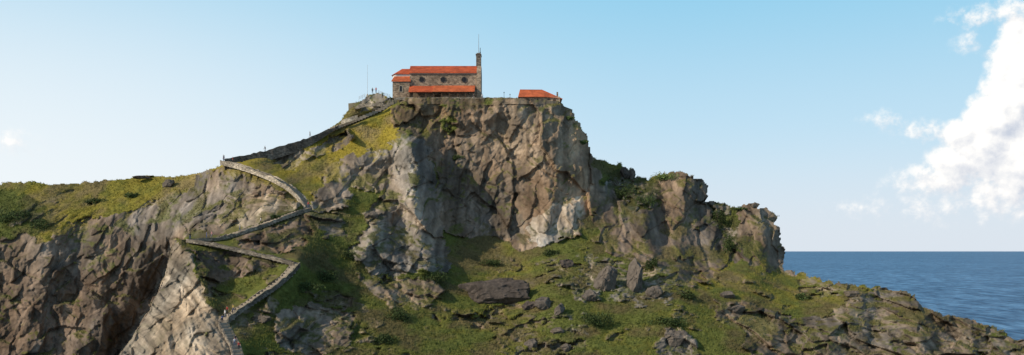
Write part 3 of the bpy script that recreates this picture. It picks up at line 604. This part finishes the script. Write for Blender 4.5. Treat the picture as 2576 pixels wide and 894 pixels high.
BU=[(1502,802,100,60,'round dark bush right of the flat pale rock near the bottom'),(1676,442,84,32,'bright green bush on the skyline of the right headland'),(1680,806,100,40,'low wide bush on the lower grass right of the round bush'),(1730,742,50,30,'bush on the slope below the right headland cliff'),
(1570,480,70,60,'dark bush at the left root of the right headland'),(1620,505,60,50,'dark ivy covered bush on the headland left of the skyline bush'),(1810,545,50,60,'upper dark bush in the gully of the right headland'),(1835,610,40,70,'lower dark bush in the gully of the right headland'),
(40,540,110,60,'wide dark bush on the far left ridge'),(100,560,60,44,'smaller bush at the right of the wide dark bush on the left ridge'),(1090,695,80,44,'dark bush at the foot of the grey buttress'),(1000,790,90,44,'bush in the hollow below the bare soil patch'),(1635,660,40,50,'bush squeezed behind the tall standing slab'),(1150,396,34,16,'small bush clinging in the recess of the main cliff'),(2020,745,50,24,'low bush on the right hand grass slope'),(1385,634,60,22,'bush at the base of the pale cliff patch'),(820,690,80,38,'dark bush in the valley right of the steps'),(1860,525,40,16,'low bush on top of the overhanging headland'),(880,640,46,26,'bush under the grey rocks left of the buttress'),(690,545,30,12,'small bush on the slab beside the long ramp'),
(770,720,90,34,'spreading bush in the valley just right of the lowest flight'),(960,850,80,34,'low bush near the bottom edge under the hollow'),(1432,296,30,14,'small green bush on the cliff shoulder just below the shelter'),(1466,356,26,16,'small green bush on the steep right edge of the main cliff'),
(240,505,60,22,'low scrubby bush in the middle of the left ridge'),(330,490,44,18,'low bush on the left ridge just below its skyline outcrop'),(1230,660,60,26,'dark bush on the grass above the largest dark boulder')]
TN={0:1.1,1:2.4,2:1.15,8:1.2,9:1.2,10:1.0,11:1.1,22:1.7,23:1.6,24:1.1,25:1.3,26:.9}
for k,bq in enumerate(BU): bush(*bq,seed=k+50,tone=TN.get(k,.85+.2*(k%3)),nl=int(600+bq[2]*bq[3]*.3))
# ------------------------------------------------------------------ people
def body(pose):
    sw,lean_,arm=pose
    V=[];Ed=[];R_=[]
    def a(p,r,par=None):
        V.append(p); R_.append(r); i=len(V)-1
        if par is not None: Ed.append((par,i))
        return i
    pel=a((0,0,.95),(.155,.115)); wst=a((0,lean_*.2,1.12),(.135,.10),pel); ch=a((0,lean_*.5,1.32),(.165,.115),wst); nk=a((0,lean_*.8,1.48),(.06,.06),ch); hd0=a((0,lean_*.9,1.57),(.075,.085),nk); hd=a((0,lean_,1.66),(.08,.095),hd0); tp=a((0,lean_,1.73),(.055,.065),hd)
    a((0,lean_-.115,1.625),(.014,.014),hd)
    for s in (-1,1):
        hip=a((s*.10,0,.88),(.095,.10),pel); kn=a((s*.11,-s*sw*.25-.02,.49),(.062,.065),hip); an=a((s*.115,-s*sw*.5+.04,.10),(.042,.045),kn); a((s*.125,-s*sw*.5-.12,.045),(.045,.035),an)
        sh=a((s*.20,lean_*.6,1.40),(.062,.062),ch); el=a((s*.26,lean_*.4+s*sw*.25+.03,1.13),(.045,.045),sh)
        wr=a((s*.27,lean_*.4+s*sw*.4-.10-arm*.15,.91+arm*.22),(.03,.03),el); pa=a((s*.27,lean_*.4+s*sw*.42-.13-arm*.17,.84+arm*.24),(.038,.022),wr)
        for q,(dx,ln) in enumerate([(-.03,.07),(-.01,.085),(.01,.08),(.03,.06)]):
            f0=a((s*.27+dx*.3,lean_*.4+s*sw*.42-.14-arm*.17+dx,.80+arm*.25),(.010,.010),pa); a((s*.265+dx*.3,lean_*.4+s*sw*.42-.155-arm*.18+dx,.80-ln*.8+arm*.25),(.008,.008),f0)
        a((s*.25,lean_*.4+s*sw*.42-.19-arm*.17,.82+arm*.24),(.010,.010),pa)
    me=bpy.data.meshes.new('person'); me.from_pydata(V,Ed,[]); o=bpy.data.objects.new('tmp',me); COL.objects.link(o)
    md=o.modifiers.new('s','SKIN'); 
    for k,r in enumerate(R_): me.skin_vertices[0].data[k].radius=r
    me.skin_vertices[0].data[0].use_root=True
    o.modifiers.new('d','SUBSURF').levels=1
    bpy.context.view_layer.update(); ev=o.evaluated_get(bpy.context.evaluated_depsgraph_get()); res=bpy.data.meshes.new_from_object(ev)
    bpy.data.objects.remove(o)
    for p in res.polygons:
        c=p.center; armz=abs(c.x)>.205
        p.material_index=3 if c.z<.10 else 1 if (c.z<.98 and not (armz and c.z>.68)) else 0
        if armz and c.z<1.15 and c.z>.6: p.material_index=2
        if c.z>1.49: p.material_index=2
        p.use_smooth=True
    return res
BOD=[body((0,-.02,0)),body((.5,-.08,.1)),body((-.5,-.06,0)),body((.1,-.02,.9))]
def hair(lean_):
    v,f=ico(2); v=v*np.array((.088,.105,.085))+np.array((0,lean_+.02,1.695)); keep=[t for t in f if all(not(v[i][1]<lean_-.06 and v[i][2]<1.70) for i in t)]
    return v,np.array(keep)
HR=[hair(x) for x in (-.02,-.08,-.06,-.02)]
def person(pos,head,k,shirt,trs,label):
    if pos is None: return
    o0=thing('person',pos,label,'person','visitors on the hill'); o0.rotation_euler=(0,0,head); o0.scale=(1.04,1.04,1.04)
    me=BOD[k].copy(); me.materials.clear()
    for m_ in (cloth(shirt),cloth(trs),M['skin'],M['shoe']): me.materials.append(m_)
    mi=np.zeros(len(me.polygons),np.int32); BOD[k].polygons.foreach_get('material_index',mi); me.polygons.foreach_set('material_index',mi)
    link('body',me,o0); v,f=HR[k]; hm=fastmesh('hair',v,f,None,M['hairdark'],True); link('hair',hm,o0)
bpy.context.view_layer.update(); DG=bpy.context.evaluated_depsgraph_get(); taken=[]
def seen(p): return sum(clear(p+Vector((0,0,h)),DG,.2) for h in (.35,.7,1.1,1.45,1.7))
def onrun(r,u,side=0.,byv=False):
    pts=SMP[r]; N=normals(pts); q=[(HV-(p.z-CZ)/p.y*F) if byv else (p.x/p.y*F+CU) for p in pts]; k0=min(range(len(pts)-1),key=lambda i:abs(q[i]-u)); best=None
    for dk in (0,1,-1,2,-2,3,-3,4,-4):
        k=k0+dk
        if k<0 or k>len(pts)-2: continue
        for s in (side,-side,0.,.6,-.6):
            p=pts[k]+N[k]*s; p=Vector((p.x,p.y,max(pts[k].z,pts[k+1].z)))
            if any((p-o).length<.55 for o in taken): continue
            sc=seen(p)-.25*abs(dk)
            if best is None or sc>best[0]: best=(sc,p)
    if best[0]<1: return None
    taken.append(best[1]); return best[1]
def onrunv(r,v,side=0.): return onrun(r,v,side,True)
BLK=(.03,.03,.035);RED=(.42,.05,.04);WHT=(.72,.70,.67);BLU=(.05,.09,.22);JEAN=(.06,.09,.17);YEL=(.52,.36,.09);PNK=(.55,.25,.24);GRN=(.1,.25,.12);GRY=(.25,.25,.26)
person(W(937,236,313.6),.4,0,BLK,BLK,'person in dark clothes standing at the left on the lookout mound'); person(W(946,235,313.6),-.5,3,RED,JEAN,'person in red standing at the right on the lookout mound')
person(onrun(4,691),-.9,1,BLK,JEAN,'person in black walking the skyline path at its middle'); person(onrun(4,777),-.9,2,BLK,GRY,'person in black higher on the skyline path near the grassy top')
person(onrun(4,572),-1.,0,BLK,BLK,'person in black at the sharp bend of the skyline path'); person(onrun(3,568,.3),1.8,1,BLU,JEAN,'person in blue just inside the sharp bend of the skyline path'); person(onrun(3,580,-.4),2.,2,RED,BLK,'person in red starting down from the sharp bend')
person(onrun(2,772,-.4),2.2,1,RED,JEAN,'person in red at the right hand bend of the long ramp'); person(onrun(2,652,-.5),2.,2,WHT,BLK,'person in white shirt halfway up the long ramp'); person(onrun(2,600,-.5),2.,1,GRY,JEAN,'person in grey lower on the long ramp')
person(onrun(2,520,-.2),2.,0,BLU,BLU,'person in blue near the lower end of the long ramp'); person(onrun(2,529,-.6),2.,1,PNK,GRY,'person in pink beside the one in blue on the long ramp'); person(onrun(1,476),.6,3,BLK,JEAN,'person in black at the left hand corner of the zigzag')
person(onrunv(0,797,.3),-.7,1,RED,BLK,'person in red on the lowest steps just above the kink'); person(onrunv(0,788,-.3),-.7,2,YEL,JEAN,'person in yellow on the lowest steps just above the kink'); person(onrunv(0,808,0),-.7,0,WHT,GRY,'person in white at the kink of the lowest steps'); person(onrunv(0,822,.3),.3,3,BLU,BLK,'person in blue just below the kink of the lowest steps')
person(onrunv(0,880,.3),.3,1,WHT,JEAN,'person in white shirt at the bottom of the steps'); person(onrunv(0,887,-.4),.3,2,RED,BLK,'person in red shirt at the bottom of the steps'); person(onrunv(0,870,-.2),.3,0,BLK,PNK,'person in black top and pink trousers at the bottom of the steps')
person(Vector((fx(1214),315.9,76.25)),.2,0,WHT,JEAN,'person in white on the terrace by the chapel facade'); person(Vector((fx(1192),315.9,76.25)),1.2,1,BLK,GRY,'person in black walking past the right end of the porch'); person(W(962,247,313.9),.2,0,GRN,BLK,'person in green behind the longer lookout railing')
# ------------------------------------------------------------------ light, sky, camera
EL=math.radians(29); AZ=math.radians(29)
sd=Vector((-math.cos(EL)*math.cos(AZ),-math.cos(EL)*math.sin(AZ),math.sin(EL)))
l=bpy.data.lights.new('sun','SUN'); l.energy=4.1; l.angle=math.radians(.5); l.color=(1,.87,.70); lo=bpy.data.objects.new('sun',l); COL.objects.link(lo); lo.rotation_euler=sd.to_track_quat('Z','Y').to_euler()
w=bpy.data.worlds.new('World'); S.world=w; w.use_nodes=True; w.node_tree.nodes.clear(); t=NT(w.node_tree)
sky=t.n('ShaderNodeTexSky',sky_type='NISHITA'); sky.sun_disc=False; sky.sun_elevation=EL; sky.sun_rotation=math.atan2(sd.x,sd.y); sky.dust_density=1.; sky.ozone_density=1.; sky.altitude=0
bg=t.n('ShaderNodeBackground'); t.put(bg.inputs[0],sky.outputs[0]); bg.inputs[1].default_value=.15
dirv=t.n('ShaderNodeTexCoord').outputs['Generated']; sp=t.n('ShaderNodeSeparateXYZ'); t.put(sp.inputs[0],dirv)
az=t.m('ARCTAN2',sp.outputs[0],sp.outputs[1]); el=t.m('ARCSINE',sp.outputs[2])
cb=t.n('ShaderNodeCombineXYZ'); t.put(cb.inputs[0],az); t.put(cb.inputs[1],el); pv=cb.outputs[0]
# sea haze low in the sky, whiter towards the sun
hz=t.mix(t.step(el,.0,.13),(.72,.79,.87,1),(.57,.77,.91,1)); hz=t.mix(t.step(el,.06,.31),hz,(.25,.61,.85,1))
lf=t.m('MULTIPLY',t.step(az,.18,-.50),t.step(el,.40,.02,0.,.92)); hz=t.mix(lf,hz,(.90,.95,.98,1))
bgh=t.n('ShaderNodeBackground'); t.put(bgh.inputs[0],hz)
mh=t.n('ShaderNodeMixShader'); t.put(mh.inputs[0],t.step(el,.25,.7,.97,0.)); t.put(mh.inputs[1],bg.outputs[0]); t.put(mh.inputs[2],bgh.outputs[0])
def ang(px,py):
    a=math.atan((px-CU)/F); return a,math.atan((HV-py)/F*math.cos(a))
BL=[(2600,180,100,120,2.2),(2560,250,85,80,2.1),(2510,300,80,60,2.0),(2475,365,90,60,1.9),(2590,390,130,90,2.0),(2425,335,60,32,1.3),(2595,105,55,50,1.8),(2410,405,70,42,1.3),(2330,330,80,24,.5),(2240,305,60,24,.32),(2460,42,75,28,.42),(2550,20,75,34,.52),(2440,110,40,26,.3),(2380,455,130,44,.7),(2540,480,140,56,.75),(2160,522,80,20,.24),(2400,520,200,40,.3),(15,356,80,26,.26)]
def dens(p):
    r=None
    for px,py,rx,ry,s in BL:
        a,e=ang(px,py); ca=math.cos(a)**2
        d=t.v('SUBTRACT',p,(a,e,0)); d=t.v('MULTIPLY',d,(F/(rx*ca*1.35),F/(ry*1.35),0)); q=t.m('MULTIPLY',t.m('SUBTRACT',1.,t.v('LENGTH',d)),s)
        if r is None: r=q
        else:
            o=t.n('ShaderNodeMath',operation='SMOOTH_MAX'); t.put(o.inputs[0],r); t.put(o.inputs[1],q); o.inputs[2].default_value=.1; r=o.outputs[0]
    nz=t.noise(p,52.,9,.6); nz2=t.noise(p,130.,6,.6); am=t.step(r,-.35,.3,.0,1.)
    return t.m('ADD',r,t.m('MULTIPLY',am,t.m('ADD',t.m('MULTIPLY',t.m('SUBTRACT',nz,.5),1.5),t.m('MULTIPLY',t.m('SUBTRACT',nz2,.5),.6))))
d0=dens(pv); d1=dens(t.v('ADD',pv,(-.007,.007,0)))
al=t.step(d0,.0,.6)
sh=t.m('MULTIPLY_ADD',t.m('SUBTRACT',d0,d1),1.0,.70); cl=t.n('ShaderNodeClamp'); t.put(cl.inputs[0],sh)
cc=t.mix(cl.outputs[0],(.60,.65,.75,1),(1.06,1.04,1.01,1))
bg2=t.n('ShaderNodeBackground'); t.put(bg2.inputs[0],cc); bg2.inputs[1].default_value=1.
mx_=t.n('ShaderNodeMixShader'); t.put(mx_.inputs[0],al); t.put(mx_.inputs[1],mh.outputs[0]); t.put(mx_.inputs[2],bg2.outputs[0])
ow=t.n('ShaderNodeOutputWorld'); t.put(ow.inputs[0],mx_.outputs[0])
cam=bpy.data.cameras.new('camera'); co_=bpy.data.objects.new('camera',cam); COL.objects.link(co_); co_.location=(0,0,CZ); co_.rotation_euler=(math.radians(90),0,0)
cam.sensor_fit='HORIZONTAL'; cam.sensor_width=36; cam.lens=36*F/2576; cam.shift_y=185/2576; cam.clip_start=1; cam.clip_end=200000
S.camera=co_
S.view_settings.view_transform='Standard'; S.view_settings.look='None'; S.view_settings.exposure=0
